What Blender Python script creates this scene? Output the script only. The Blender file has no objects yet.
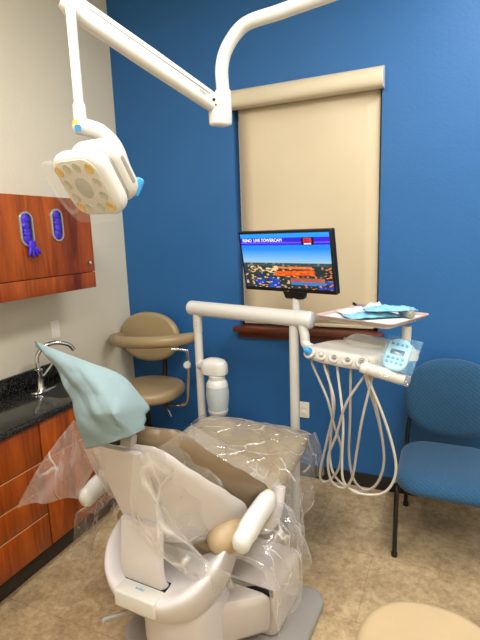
import bpy, bmesh, math, random
from mathutils import Vector, Matrix, Euler, noise
random.seed(7)
SC = bpy.context.scene
COL = SC.collection
PI = math.pi
V = Vector

# ------------------------------------------------------------------ camera
RT = V((0.9146461465, 0.4028358244, -0.0338485630))
UP = V((-0.0424419619, 0.1789575569, 0.9829409304))
FW = V((-0.4020212762, 0.8976065348, -0.1807799826))
CP = V((2.3200140080, -3.0454313395, 1.73))
FPX = 474.5657
cam = bpy.data.cameras.new('camera'); co = bpy.data.objects.new('camera', cam); COL.objects.link(co)
cam.sensor_fit = 'VERTICAL'; cam.sensor_height = 24.0; cam.lens = FPX / 640 * 24.0
cam.clip_start = 0.02
m = Matrix.Identity(4)
for i in range(3):
    m[i][0] = RT[i]; m[i][1] = UP[i]; m[i][2] = -FW[i]; m[i][3] = CP[i]
co.matrix_world = m
SC.camera = co

def ray(px, py): return RT * (px - 240) - UP * (py - 320) + FW * FPX
def at(px, py, y):            # surveyed point on the plane y = const
    v = ray(px, py); return CP + v * ((y - CP.y) / v.y)
def atz(px, py, z):
    v = ray(px, py); return CP + v * ((z - CP.z) / v.z)
def atd(px, py, d): return CP + ray(px, py) * (d / FPX)

# ------------------------------------------------------------------ materials
def lin(c):
    r = []
    for x in c:
        x /= 255.0
        r.append(x / 12.92 if x <= 0.04045 else ((x + 0.055) / 1.055) ** 2.4)
    return (r[0], r[1], r[2], 1.0)

class NT:
    def __init__(s, name):
        s.m = bpy.data.materials.new(name); s.m.use_nodes = True
        s.t = s.m.node_tree; s.n = s.t.nodes; s.l = s.t.links
        s.b = s.n['Principled BSDF']; s.out = s.n['Material Output']
        s._c = None
    def N(s, typ, **kw):
        n = s.n.new(typ)
        for k, v in kw.items():
            if k.startswith('_'): setattr(n, k[1:], v)
            else: n.inputs[k.replace('0', ' ') if k not in n.inputs else k].default_value = v
        return n
    def L(s, a, b): s.l.new(a, b)
    def coord(s, scale=(1, 1, 1), src='Object', rot=(0, 0, 0)):
        tc = s.n.new('ShaderNodeTexCoord'); mp = s.n.new('ShaderNodeMapping')
        mp.inputs['Scale'].default_value = scale; mp.inputs['Rotation'].default_value = rot
        s.L(tc.outputs[src], mp.inputs['Vector']); return mp.outputs['Vector']
    def ramp(s, fac, stops):
        r = s.n.new('ShaderNodeValToRGB'); e = r.color_ramp.elements
        while len(e) < len(stops): e.new(0.5)
        for i, (p, c) in enumerate(stops):
            e[i].position = p; e[i].color = c
        s.L(fac, r.inputs['Fac']); return r.outputs['Color']
    def noise(s, vec, scale, detail=4, rough=0.55, dist=0.0):
        n = s.n.new('ShaderNodeTexNoise'); s.L(vec, n.inputs['Vector'])
        n.inputs['Scale'].default_value = scale; n.inputs['Detail'].default_value = detail
        n.inputs['Roughness'].default_value = rough; n.inputs['Distortion'].default_value = dist
        return n.outputs['Fac']
    def bump(s, h, strength=0.2, dist=0.01):
        b = s.n.new('ShaderNodeBump'); b.inputs['Strength'].default_value = strength
        b.inputs['Distance'].default_value = dist
        s.L(h, b.inputs['Height']); return b.outputs['Normal']
    def mix(s, fac, a, b, mode='MIX'):
        n = s.n.new('ShaderNodeMix'); n.data_type = 'RGBA'; n.blend_type = mode
        for inp, v in ((0, fac), (6, a), (7, b)):
            if hasattr(v, 'node'): s.L(v, n.inputs[inp])
            else: n.inputs[inp].default_value = v
        return n.outputs[2]

def simple(name, rgb, rough=0.5, metal=0.0, var=0.06, vscale=6.0, bump=0.0, bscale=200.0, coat=0.0, spec=0.5):
    s = NT(name); v = s.coord()
    f = s.noise(v, vscale, 3)
    c = lin(rgb); d = tuple(x * (1 - var) for x in c[:3]) + (1,); e = tuple(min(1, x * (1 + var)) for x in c[:3]) + (1,)
    s.L(s.ramp(f, [(0.3, d), (0.7, e)]), s.b.inputs['Base Color'])
    s.b.inputs['Roughness'].default_value = rough; s.b.inputs['Metallic'].default_value = metal
    s.b.inputs['Specular IOR Level'].default_value = spec
    s.b.inputs['Coat Weight'].default_value = coat; s.b.inputs['Coat Roughness'].default_value = 0.15
    if bump: s.L(s.bump(s.noise(v, bscale, 2), bump, 0.002), s.b.inputs['Normal'])
    return s.m

def wall_mat(name, rgb, rough=0.55, spec=0.4):
    s = NT(name); v = s.coord()
    c = lin(rgb)
    f = s.noise(v, 2.0, 3)
    s.L(s.ramp(f, [(0.3, tuple(x * .96 for x in c[:3]) + (1,)), (0.7, c)]), s.b.inputs['Base Color'])
    s.b.inputs['Roughness'].default_value = rough; s.b.inputs['Specular IOR Level'].default_value = spec
    s.L(s.bump(s.noise(v, 55, 3, 0.5), 0.22, 0.004), s.b.inputs['Normal'])
    return s.m

def floor_mat():
    s = NT('vinyl_stone_tile'); v = s.coord()
    a = s.noise(v, 6.5, 8, 0.72, 0.6); b = s.noise(v, 30, 7, 0.8, 0.3); c = s.noise(v, 1.6, 3)
    c1 = s.ramp(a, [(0.30, lin((124, 101, 72))), (0.46, lin((168, 144, 109))), (0.60, lin((198, 176, 140))), (0.78, lin((218, 199, 166)))])
    c2 = s.ramp(b, [(0.33, lin((118, 97, 70))), (0.52, lin((190, 167, 131))), (0.72, lin((224, 206, 176)))])
    mx = s.mix(0.58, c1, c2)
    big = s.ramp(c, [(0.3, (0.86, 0.84, 0.82, 1)), (0.7, (1.04, 1.03, 1.0, 1))])
    mx = s.mix(1.0, mx, big, 'MULTIPLY')
    # tiles: courses run along x, joints measured on the photo
    tc = s.n.new('ShaderNodeTexCoord'); mp = s.n.new('ShaderNodeMapping'); mp.inputs['Location'].default_value = (-1.96 + 0.478 * 2, 1.262 + 0.478 * 6, 0)
    s.L(tc.outputs['Object'], mp.inputs['Vector'])
    br = s.n.new('ShaderNodeTexBrick'); s.L(mp.outputs['Vector'], br.inputs['Vector'])
    br.offset = 0.35; br.offset_frequency = 2
    br.inputs['Scale'].default_value = 1.0; br.inputs['Brick Width'].default_value = 0.956; br.inputs['Row Height'].default_value = 0.478
    br.inputs['Mortar Size'].default_value = 0.0018; br.inputs['Mortar Smooth'].default_value = 0.2
    br.inputs['Color1'].default_value = (1, 1, 1, 1); br.inputs['Color2'].default_value = (0.9, 0.9, 0.9, 1); br.inputs['Mortar'].default_value = (0.66, 0.62, 0.58, 1)
    s.L(s.mix(1.0, mx, br.outputs['Color'], 'MULTIPLY'), s.b.inputs['Base Color'])
    s.b.inputs['Roughness'].default_value = 0.42
    s.L(s.bump(b, 0.08, 0.004), s.b.inputs['Normal'])
    return s.m

def wood_mat(name, dark, mid, light, grain=(1, 1, 0.09), scale=9, rough=0.32):
    s = NT(name); v = s.coord(grain)
    a = s.noise(v, scale, 6, 0.6, 1.6); b = s.noise(v, scale * 7, 4, 0.6, 0.4)
    v2 = s.coord((1, 1, 0.5)); c = s.noise(v2, 3.0, 4, 0.6, 0.8)
    c1 = s.ramp(a, [(0.28, lin(dark)), (0.5, lin(mid)), (0.72, lin(light))])
    c2 = s.ramp(b, [(0.3, (0.72, 0.66, 0.6, 1)), (0.7, (1.05, 1.05, 1.05, 1))])
    c3 = s.ramp(c, [(0.3, (0.75, 0.7, 0.66, 1)), (0.65, (1.05, 1.05, 1.05, 1))])
    s.L(s.mix(0.8, s.mix(0.8, c1, c2, 'MULTIPLY'), c3, 'MULTIPLY'), s.b.inputs['Base Color'])
    s.b.inputs['Roughness'].default_value = rough
    return s.m

def granite_mat():
    s = NT('black_granite'); v = s.coord()
    a = s.noise(v, 170, 3, 0.7); b = s.noise(v, 60, 4, 0.7)
    c1 = s.ramp(a, [(0.45, lin((10, 10, 10))), (0.58, lin((46, 46, 43))), (0.68, lin((150, 148, 138)))])
    c2 = s.ramp(b, [(0.4, (0.5, 0.5, 0.5, 1)), (0.65, (1.2, 1.2, 1.15, 1))])
    s.L(s.mix(1.0, c1, c2, 'MULTIPLY'), s.b.inputs['Base Color'])
    s.b.inputs['Roughness'].default_value = 0.16
    return s.m

def fabric_mat(name, rgb, scale=160, ribs=True):
    s = NT(name); v = s.coord()
    f = s.noise(v, scale, 3, 0.7); c = lin(rgb)
    w = s.n.new('ShaderNodeTexWave'); w.bands_direction = 'DIAGONAL'; w.inputs['Scale'].default_value = 22; w.inputs['Distortion'].default_value = 1.2
    s.L(v, w.inputs['Vector'])
    c1 = s.ramp(f, [(0.3, tuple(x * .75 for x in c[:3]) + (1,)), (0.7, tuple(min(1, x * 1.22) for x in c[:3]) + (1,))])
    c2 = s.ramp(w.outputs['Fac'], [(0.2, (0.86, 0.87, 0.88, 1)), (0.8, (1.06, 1.06, 1.06, 1))])
    s.L(s.mix(1.0, c1, c2, 'MULTIPLY'), s.b.inputs['Base Color'])
    s.b.inputs['Roughness'].default_value = 0.9; s.b.inputs['Specular IOR Level'].default_value = 0.15
    s.b.inputs['Sheen Weight'].default_value = 0.2
    s.L(s.bump(f, 0.3, 0.003), s.b.inputs['Normal'])
    return s.m

def film_mat(name, base=0.07, milk=0.30, scale=5.0, seed=0.0, stretch=(1, 1, 1), gloss=0.06, bstr=0.5):
    """thin clear plastic sheeting: mostly see-through, milky where it turns edge-on, bright along its creases"""
    s = NT(name); v = s.coord()
    mp = s.n.new('ShaderNodeMapping'); mp.inputs['Location'].default_value = (seed, seed * .7, seed * .3); mp.inputs['Scale'].default_value = stretch; s.L(v, mp.inputs['Vector']); v = mp.outputs['Vector']
    n1 = s.noise(v, scale, 2, 0.5, 0.6); n2 = s.noise(v, scale * 0.9, 2, 0.55, 1.2); n3 = s.noise(v, scale * .6, 3, 0.5, 0.5)
    def absd(n):
        ab = s.n.new('ShaderNodeMath'); ab.operation = 'SUBTRACT'; s.L(n, ab.inputs[0]); ab.inputs[1].default_value = 0.5
        ab2 = s.n.new('ShaderNodeMath'); ab2.operation = 'ABSOLUTE'; s.L(ab.outputs[0], ab2.inputs[0]); return ab2.outputs[0]
    vo = s.n.new('ShaderNodeTexVoronoi'); vo.feature = 'DISTANCE_TO_EDGE'; vo.inputs['Scale'].default_value = scale * 0.9; vo.inputs['Randomness'].default_value = 1.0
    wv = s.n.new('ShaderNodeVectorMath'); wv.operation = 'MULTIPLY_ADD'; nz_ = s.n.new('ShaderNodeTexNoise'); nz_.inputs['Scale'].default_value = scale * .5; s.L(v, nz_.inputs['Vector'])
    s.L(nz_.outputs['Color'], wv.inputs[0]); wv.inputs[1].default_value = (.22, .22, .22); s.L(v, wv.inputs[2]); s.L(wv.outputs[0], vo.inputs['Vector'])
    ridge = s.ramp(vo.outputs['Distance'], [(0.0, (1, 1, 1, 1)), (0.02, (0.6, 0.6, 0.6, 1)), (0.07, (0, 0, 0, 1))])
    patch = s.ramp(n3, [(0.35, (0, 0, 0, 1)), (0.85, (1, 1, 1, 1))])
    def ma(op, a, b, c=None):
        n = s.n.new('ShaderNodeMath'); n.operation = op
        for k, q in enumerate((a, b, c)):
            if q is None: continue
            if hasattr(q, 'node'): s.L(q, n.inputs[k])
            else: n.inputs[k].default_value = q
        return n.outputs[0]
    nrm = s.bump(s.mix(0.5, n1, ridge), bstr, 0.03)
    lw = s.n.new('ShaderNodeLayerWeight'); lw.inputs['Blend'].default_value = 0.4
    f2 = ma('MULTIPLY', lw.outputs['Facing'], lw.outputs['Facing'])
    a = ma('MULTIPLY_ADD', f2, milk, base)
    n4 = s.noise(v, scale * 1.1, 1, 0.4, 0.3); sel = s.ramp(n4, [(0.48, (0.04, 0.04, 0.04, 1)), (0.62, (1, 1, 1, 1))])
    rp = ma('MULTIPLY', ridge, sel)
    a = ma('MULTIPLY_ADD', rp, milk * 1.5, a)  # crease highlights painted in as extra white opacity
    a = ma('MULTIPLY_ADD', patch, milk * .35, a)
    cl = ma('MINIMUM', a, 0.9)
    tr = s.n.new('ShaderNodeBsdfTransparent'); tr.inputs['Color'].default_value = (0.985, 0.985, 0.98, 1)
    df = s.n.new('ShaderNodeBsdfDiffuse'); df.inputs['Color'].default_value = (0.93, 0.91, 0.89, 1)
    tl = s.n.new('ShaderNodeBsdfTranslucent'); tl.inputs['Color'].default_value = (0.93, 0.91, 0.89, 1)
    mm = s.n.new('ShaderNodeMixShader'); mm.inputs[0].default_value = 0.45; s.L(df.outputs[0], mm.inputs[1]); s.L(tl.outputs[0], mm.inputs[2])
    mx = s.n.new('ShaderNodeMixShader'); s.L(cl, mx.inputs[0]); s.L(tr.outputs[0], mx.inputs[1]); s.L(mm.outputs[0], mx.inputs[2])
    gl = s.n.new('ShaderNodeBsdfGlossy'); gl.inputs['Roughness'].default_value = 0.10; s.L(nrm, gl.inputs['Normal'])
    lw2 = s.n.new('ShaderNodeLayerWeight'); lw2.inputs['Blend'].default_value = 0.5; s.L(nrm, lw2.inputs['Normal'])
    p3 = ma('POWER', lw2.outputs['Facing'], 4.0); gf = ma('MULTIPLY_ADD', p3, 0.35, gloss)
    m2 = s.n.new('ShaderNodeMixShader'); s.L(gf, m2.inputs[0]); s.L(mx.outputs[0], m2.inputs[1]); s.L(gl.outputs[0], m2.inputs[2])
    s.L(m2.outputs[0], s.out.inputs['Surface'])
    return s.m

def clear_mat(name, rgb, alpha=0.3, rough=0.1):
    s = NT(name); v = s.coord(); f = s.noise(v, 12, 3)
    s.L(s.ramp(f, [(0.3, lin(rgb)), (0.7, tuple(min(1, x * 1.1) for x in lin(rgb)[:3]) + (1,))]), s.b.inputs['Base Color'])
    s.b.inputs['Alpha'].default_value = alpha; s.b.inputs['Roughness'].default_value = rough
    s.L(s.bump(s.noise(v, 30, 3, 0.6, 1.0), 0.3, 0.01), s.b.inputs['Normal'])
    return s.m

def screen_mat():
    s = NT('screen_picture')
    a = s.n.new('ShaderNodeVertexColor'); a.layer_name = 'picture'
    s.b.inputs['Base Color'].default_value = (0.01, 0.01, 0.01, 1); s.b.inputs['Roughness'].default_value = 0.2
    s.L(a.outputs['Color'], s.b.inputs['Emission Color']); s.b.inputs['Emission Strength'].default_value = 1.2
    return s.m

M = {}
M['blue_wall'] = wall_mat('blue_painted_wall', (36, 98, 160))
M['beige_wall'] = wall_mat('beige_painted_wall', (222, 216, 198), 0.6)
M['ceiling'] = wall_mat('ceiling_white', (225, 222, 214), 0.8)
M['floor'] = floor_mat()
M['black_base'] = simple('black_vinyl_base', (26, 24, 24), 0.45)
M['wood'] = wood_mat('cherry_cabinet_wood', (104, 40, 8), (160, 74, 16), (190, 96, 28))
M['wood_glint'] = simple('painted_edge_glint', (196, 140, 92), 0.4)  # light wood tone that paints the glimmer along front edges
M['sill'] = wood_mat('mahogany_sill', (74, 32, 16), (100, 46, 24), (122, 60, 32), (0.09, 1, 1))
M['granite'] = granite_mat()
M['dark_toe'] = simple('dark_toe_kick', (44, 38, 32), 0.5)
M['chrome'] = simple('chrome', (205, 205, 205), 0.12, 1.0, 0.02)
M['white'] = simple('white_enamel', (212, 213, 210), 0.3, 0, 0.02, coat=0.2)
M['white2'] = simple('off_white_plastic', (204, 202, 196), 0.36, 0, 0.03)
M['shell'] = simple('pale_grey_plastic', (205, 200, 201), 0.38, 0, 0.03)
M['base_plastic'] = simple('warm_grey_plastic', (194, 185, 180), 0.42, 0, 0.03)
M['plate'] = simple('grey_painted_steel', (150, 146, 142), 0.42, 0, 0.04)
M['grey'] = simple('mid_grey_plastic', (150, 146, 140), 0.4, 0, 0.04)
M['black'] = simple('black_plastic', (14, 14, 15), 0.35, 0, 0.05)
M['dark'] = simple('dark_slot', (16, 15, 15), 0.7, 0, 0.05)
M['shade'] = simple('cream_shade_fabric', (204, 190, 162), 0.42, 0, 0.025, 3, bump=0.1, bscale=400)
M['cassette'] = simple('cream_cassette', (206, 195, 170), 0.4, 0, 0.02)
M['tan_vinyl'] = simple('tan_vinyl', (154, 134, 100), 0.36, 0, 0.06, bump=0.12, bscale=300)
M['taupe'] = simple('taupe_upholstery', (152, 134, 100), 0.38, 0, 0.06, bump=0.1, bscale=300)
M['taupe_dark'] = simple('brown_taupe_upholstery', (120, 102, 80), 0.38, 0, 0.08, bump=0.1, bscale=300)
M['stool_tan'] = simple('light_tan_vinyl', (176, 154, 120), 0.45, 0, 0.05, bump=0.12, bscale=300)
M['blue_fabric'] = fabric_mat('blue_chair_fabric', (42, 82, 116))
M['paper'] = simple('pale_aqua_paper', (126, 146, 152), 0.85, 0, 0.04, 5, bump=0.25, bscale=90, spec=0.2)
M['film'] = film_mat('clear_plastic_film', 0.13, 0.55, 7.0, 1.0, (1, 1, .6), 0.07, 0.7)
M['film2'] = film_mat('clear_plastic_seat_film', 0.07, 0.50, 11.0, 3.0, (.5, 1.15, .8), 0.12, 0.6)
M['lens'] = simple('pale_lamp_lens', (176, 174, 150), 0.2, 0, 0.06, 40, coat=0.5)
M['lens_grey'] = simple('grey_lamp_lens', (172, 168, 160), 0.25, 0, 0.03)
M['lens_amber'] = simple('amber_lamp_lens', (204, 164, 62), 0.2, 0, 0.08, 40, coat=0.5)
M['lampface'] = simple('lamp_face_plastic', (206, 201, 190), 0.3, 0, 0.02)
M['clear'] = clear_mat('clear_shield', (235, 238, 236), 0.22)
M['shield'] = clear_mat('thin_clear_shield', (240, 242, 240), 0.06)
M['bluetape'] = clear_mat('blue_barrier_film', (60, 160, 225), 0.85, 0.25)
M['padfilm'] = clear_mat('clear_blue_barrier_film', (150, 205, 235), 0.18, 0.15)
M['pad'] = simple('pale_blue_keypad', (168, 212, 232), 0.4, 0, 0.03)
M['key'] = simple('blue_keys', (60, 150, 205), 0.4, 0, 0.05)
M['lcd'] = simple('dark_lcd', (40, 62, 84), 0.2, 0, 0.05)
M['yellow'] = simple('yellow_sticker', (226, 205, 70), 0.5)
M['blueink'] = simple('blue_sticker', (60, 140, 190), 0.5)
M['bottle'] = clear_mat('frosted_bottle', (196, 208, 210), 0.72, 0.3)
M['hose'] = simple('grey_silicone_hose', (158, 154, 147), 0.4, 0, 0.03)
M['hose2'] = simple('white_silicone_hose', (190, 187, 178), 0.4, 0, 0.03)
M['glove'] = simple('violet_nitrile', (58, 32, 188), 0.5, 0, 0.2, 30)
M['tray'] = simple('mauve_tray', (190, 164, 160), 0.4, 0, 0.04)
M['linerpaper'] = simple('white_tray_paper', (205, 210, 210), 0.7, 0, 0.03)
M['pouch_blue'] = simple('aqua_pouch', (124, 184, 208), 0.35, 0, 0.3, 26, bump=0.3, bscale=60)
M['pouch_white'] = simple('white_pouch', (222, 228, 230), 0.5, 0, 0.06, 30, bump=0.3, bscale=60)
M['steel'] = simple('brushed_steel', (176, 178, 180), 0.35, 0.7, 0.05)
M['plate_beige'] = simple('ivory_outlet', (244, 240, 230), 0.4, 0, 0.02)
M['screen'] = screen_mat()
s_ = NT('screen_white_lettering'); s_.b.inputs['Emission Color'].default_value = (0.85, 0.9, 1, 1); s_.b.inputs['Emission Strength'].default_value = 0.8; M['letters'] = s_.m
s_ = NT('screen_red_logo'); s_.b.inputs['Base Color'].default_value = (0.3, 0, 0.02, 1); s_.b.inputs['Emission Color'].default_value = (0.75, 0.03, 0.08, 1); s_.b.inputs['Emission Strength'].default_value = 0.8; M['redlogo'] = s_.m
s_ = NT('ceiling_lens'); s_.b.inputs['Emission Color'].default_value = (1, 0.95, 0.86, 1); s_.b.inputs['Emission Strength'].default_value = 2.0; M['lightlens'] = s_.m

# ------------------------------------------------------------------ mesh helpers
def catmull(pts, n=8, closed=False):
    P = [V(p) for p in pts]; out = []
    N = len(P)
    for i in range(N if closed else N - 1):
        if closed: a, b, c, d = P[(i - 1) % N], P[i], P[(i + 1) % N], P[(i + 2) % N]
        else:
            b, c = P[i], P[i + 1]
            a = P[i - 1] if i else b * 2 - c
            d = P[i + 2] if i + 2 < N else c * 2 - b
        for k in range(n):
            t = k / n
            out.append(0.5 * ((2 * b) + (c - a) * t + (2 * a - 5 * b + 4 * c - d) * t * t + (3 * b - a - 3 * c + d) * t ** 3))
    if not closed: out.append(P[-1])
    return out

def rrect(w, h, r, n=6):
    r = min(r, w / 2 - 1e-5, h / 2 - 1e-5); o = []
    for cx, cy, a0 in ((w/2-r, h/2-r, 0), (-w/2+r, h/2-r, PI/2), (-w/2+r, -h/2+r, PI), (w/2-r, -h/2+r, 1.5*PI)):
        for k in range(n + 1):
            a = a0 + PI / 2 * k / n; o.append((cx + r * math.cos(a), cy + r * math.sin(a)))
    return o
def sellipse(w, h, p=2.0, n=48):
    o = []
    for k in range(n):
        a = 2 * PI * k / n; c, s = math.cos(a), math.sin(a)
        o.append((w/2 * math.copysign(abs(c) ** (2/p), c), h/2 * math.copysign(abs(s) ** (2/p), s)))
    return o

class MB:
    def __init__(s): s.bm = bmesh.new()
    def ring(s, pts): return [s.bm.verts.new(V(p)) for p in pts]
    def skin(s, rings, cap=(True, True), closed=True):
        rs = [s.ring(r) for r in rings]
        for a, b in zip(rs, rs[1:]):
            n = len(a)
            for i in range(n if closed else n - 1):
                j = (i + 1) % n
                try: s.bm.faces.new((a[i], a[j], b[j], b[i]))
                except ValueError: pass
        for f, r in ((cap[0], rs[0]), (cap[1], rs[-1])):
            if f and closed:
                c = s.bm.verts.new(sum((v.co for v in r), V()) / len(r))
                for i in range(len(r)): s.bm.faces.new((c, r[i], r[(i + 1) % len(r)]))
        return s
    def box(s, c, size, rot=(0, 0, 0), bevel=0.0, seg=2, M4=None):
        r = bmesh.ops.create_cube(s.bm, size=1.0)
        mt = Matrix.Translation(V(c)) @ Euler(rot).to_matrix().to_4x4() @ Matrix.Diagonal((*size, 1))
        if M4 is not None: mt = M4 @ mt
        bmesh.ops.transform(s.bm, matrix=mt, verts=r['verts'])
        if bevel:
            es = list({e for v in r['verts'] for e in v.link_edges})
            bmesh.ops.bevel(s.bm, geom=es, offset=bevel, segments=seg, affect='EDGES', profile=0.5)
        return s
    def tube(s, pts, r, seg=12, cap=True, flat=1.0, up=None):
        P = [V(p) for p in pts]; R = r if isinstance(r, (list, tuple)) else [r] * len(P)
        T = []
        for i in range(len(P)):
            a = P[max(0, i - 1)]; b = P[min(len(P) - 1, i + 1)]; T.append((b - a).normalized())
        u = V(up) if up else T[0].orthogonal()
        rings = []
        for i in range(len(P)):
            u = (u - T[i] * u.dot(T[i])).normalized(); w = T[i].cross(u)
            rings.append([P[i] + (u * math.cos(2*PI*k/seg) + w * math.sin(2*PI*k/seg) * flat) * R[i] for k in range(seg)])
        s.skin(rings, (cap, cap)); return s
    def lathe(s, prof, M4=Matrix.Identity(4), seg=32):
        rings = [[M4 @ V((r * math.cos(2*PI*k/seg), r * math.sin(2*PI*k/seg), z)) for k in range(seg)] for r, z in prof]
        s.skin(rings); return s
    def prism(s, outline, z0, z1, r=0.0, M4=Matrix.Identity(4), n=4, r2=None):
        O = [V((x, y, 0)) for x, y in outline]; N = len(O); nr = []
        for i in range(N):
            t = (O[(i + 1) % N] - O[i - 1]); nn = V((t.y, -t.x, 0))
            nr.append(nn.normalized() if nn.length > 1e-9 else V())
        r2 = r if r2 is None else r2
        lv = []
        for k in range(n + 1):
            a = PI / 2 * k / n; lv.append((r * (1 - math.sin(a)), z0 + r * (1 - math.cos(a))))
        for k in range(n + 1):
            a = PI / 2 * (1 - k / n); lv.append((r2 * (1 - math.sin(a)), z1 - r2 * (1 - math.cos(a))))
        s.skin([[M4 @ (O[i] - nr[i] * ins + V((0, 0, z))) for i in range(N)] for ins, z in lv]); return s
    def ball(s, c, rx, ry=None, rz=None, seg=20, rings=12, M4=None):
        ry = ry or rx; rz = rz or rx
        r = bmesh.ops.create_uvsphere(s.bm, u_segments=seg, v_segments=rings, radius=1)
        mt = Matrix.Translation(V(c)) @ (M4 or Matrix.Identity(4)) @ Matrix.Diagonal((rx, ry, rz, 1))
        bmesh.ops.transform(s.bm, matrix=mt, verts=r['verts']); return s
    def grid(s, nu, nv, f):
        vs = [[s.bm.verts.new(V(f(i / nu, j / nv))) for j in range(nv + 1)] for i in range(nu + 1)]
        for i in range(nu):
            for j in range(nv): s.bm.faces.new((vs[i][j], vs[i+1][j], vs[i+1][j+1], vs[i][j+1]))
        return s
    def poly(s, pts): s.bm.faces.new([s.bm.verts.new(V(p)) for p in pts]); return s

LOCAL = set()
def obj(name, mb, mat, parent=None, angle=40, sub=0, solid=0.0, label=None, kind=None, normals=True):
    bm = mb.bm
    if normals: bmesh.ops.recalc_face_normals(bm, faces=bm.faces[:])
    lo = V((1e9,)*3); hi = V((-1e9,)*3)
    for v in bm.verts:
        for k in range(3): lo[k] = min(lo[k], v.co[k]); hi[k] = max(hi[k], v.co[k])
    c = (lo + hi) / 2
    bmesh.ops.translate(bm, verts=bm.verts[:], vec=-c)
    me = bpy.data.meshes.new(name); bm.to_mesh(me); bm.free()
    me.materials.append(M[mat] if isinstance(mat, str) else mat)
    for p in me.polygons: p.use_smooth = True
    me.set_sharp_from_angle(angle=math.radians(angle))
    o = bpy.data.objects.new(name, me); COL.objects.link(o)
    o.location = c
    if parent is not None:
        o.parent = parent
        if parent.name not in LOCAL:
            o.matrix_parent_inverse = wm(parent).inverted()
        else:
            LOCAL.add(o.name)
            if parent.type == 'MESH': o.matrix_parent_inverse = Matrix.Translation(-parent.location)
    if sub:
        md = o.modifiers.new('smooth', 'SUBSURF'); md.levels = sub; md.render_levels = sub
    if solid:
        md = o.modifiers.new('thick', 'SOLIDIFY'); md.thickness = solid
    if label: o['label'] = label
    if kind: o['kind'] = kind
    return o
def wm(o):
    b = Matrix.LocRotScale(o.location, o.rotation_euler, o.scale)
    if o.parent: return wm(o.parent) @ o.matrix_parent_inverse @ b
    return b
def thing(name, label, cat, loc, rotz=0, group=None, local=False):
    o = bpy.data.objects.new(name, None); COL.objects.link(o)
    o.location = loc; o.rotation_euler = (0, 0, rotz); o.empty_display_size = 0.1
    o['label'] = label; o['category'] = cat
    if group: o['group'] = group
    if local: LOCAL.add(o.name)
    return o
def tag(o, label, cat, group=None):
    o['label'] = label; o['category'] = cat
    if group: o['group'] = group
    return o
def struct(name, mb, mat, **k):
    o = obj(name, mb, mat, **k); o['kind'] = 'structure'; return o
def frame(o, x, y, z):         # 4x4 from axes
    mt = Matrix.Identity(4); x, y, z = V(x).normalized(), V(y).normalized(), V(z).normalized()
    for i in range(3): mt[i][0] = x[i]; mt[i][1] = y[i]; mt[i][2] = z[i]; mt[i][3] = o[i]
    return mt
def frame_z(o, z, xhint):
    z = V(z).normalized(); x = V(xhint); x = (x - z * x.dot(z)).normalized(); return frame(o, x, z.cross(x), z)
def text_mb(txt, size, M4, depth=0.0004):
    cu = bpy.data.curves.new('lettering', 'FONT'); cu.body = txt; cu.size = size; cu.extrude = depth
    o = bpy.data.objects.new('lettering', cu); COL.objects.link(o)
    dg = bpy.context.evaluated_depsgraph_get(); me = bpy.data.meshes.new_from_object(o.evaluated_get(dg))
    bpy.data.objects.remove(o); bpy.data.curves.remove(cu)
    mb = MB(); mb.bm.from_mesh(me); bpy.data.meshes.remove(me)
    bmesh.ops.transform(mb.bm, matrix=M4, verts=mb.bm.verts[:]); return mb

# ------------------------------------------------------------------ the room
XR, YF, ZC = 3.9, -4.6, 3.4
struct('floor', MB().box(((XR)/2, YF/2, -0.05), (XR+.4, -YF+.4, 0.1)), 'floor')
fl = bpy.data.objects['floor']; 
WX0, WX1, WZ0, WZ1 = 0.955, 1.912, 1.075, 2.60
w = MB(); T = 0.14
w.box(((WX0-.2)/2, T/2, ZC/2), (WX0+.2, T, ZC)); w.box(((WX1+XR+.2)/2, T/2, ZC/2), (XR+.2-WX1, T, ZC))
w.box(((WX0+WX1)/2, T/2, WZ0/2), (WX1-WX0, T, WZ0)); w.box(((WX0+WX1)/2, T/2, (WZ1+ZC)/2), (WX1-WX0, T, ZC-WZ1))
struct('wall_back', w, 'blue_wall')
struct('wall_left', MB().box((-.07, YF/2, ZC/2), (.14, -YF, ZC)), 'beige_wall')
struct('wall_right', MB().box((XR+.07, YF/2, ZC/2), (.14, -YF, ZC)), 'beige_wall')
struct('wall_front', MB().box((XR/2, YF-.07, ZC/2), (XR, .14, ZC)), 'beige_wall')
struct('ceiling', MB().box((XR/2, YF/2, ZC+.05), (XR+.28, -YF+.28, .1)), 'ceiling')
struct('baseboard_back', MB().box((XR/2+.3, -.006, .049), (XR-.6, .012, .098), bevel=.004), 'black_base')
# window behind the shade
wf = MB()
for x in (WX0+.02, WX1-.02): wf.box((x, .11, (WZ0+WZ1)/2), (.04, .05, WZ1-WZ0))
for z in (WZ0+.02, WZ1-.02): wf.box(((WX0+WX1)/2, .11, z), (WX1-WX0, .05, .04))
wfo = struct('window_1', wf, 'white')
obj('glass_pane', MB().box(((WX0+WX1)/2, .12, (WZ0+WZ1)/2), (WX1-WX0-.08, .006, WZ1-WZ0-.08)), 'clear', wfo)
sl = struct('trim_1', MB().box(((WX0+WX1)/2+.01, -.005, 1.065), (WX1-WX0+.06, .17, .032), bevel=.006).box(((WX0+WX1)/2+.01, -.022, 1.03), (WX1-WX0+.02, .026, .06), bevel=.004), 'sill')
sl['label'] = 'dark red wooden window sill below the shade'

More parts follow.
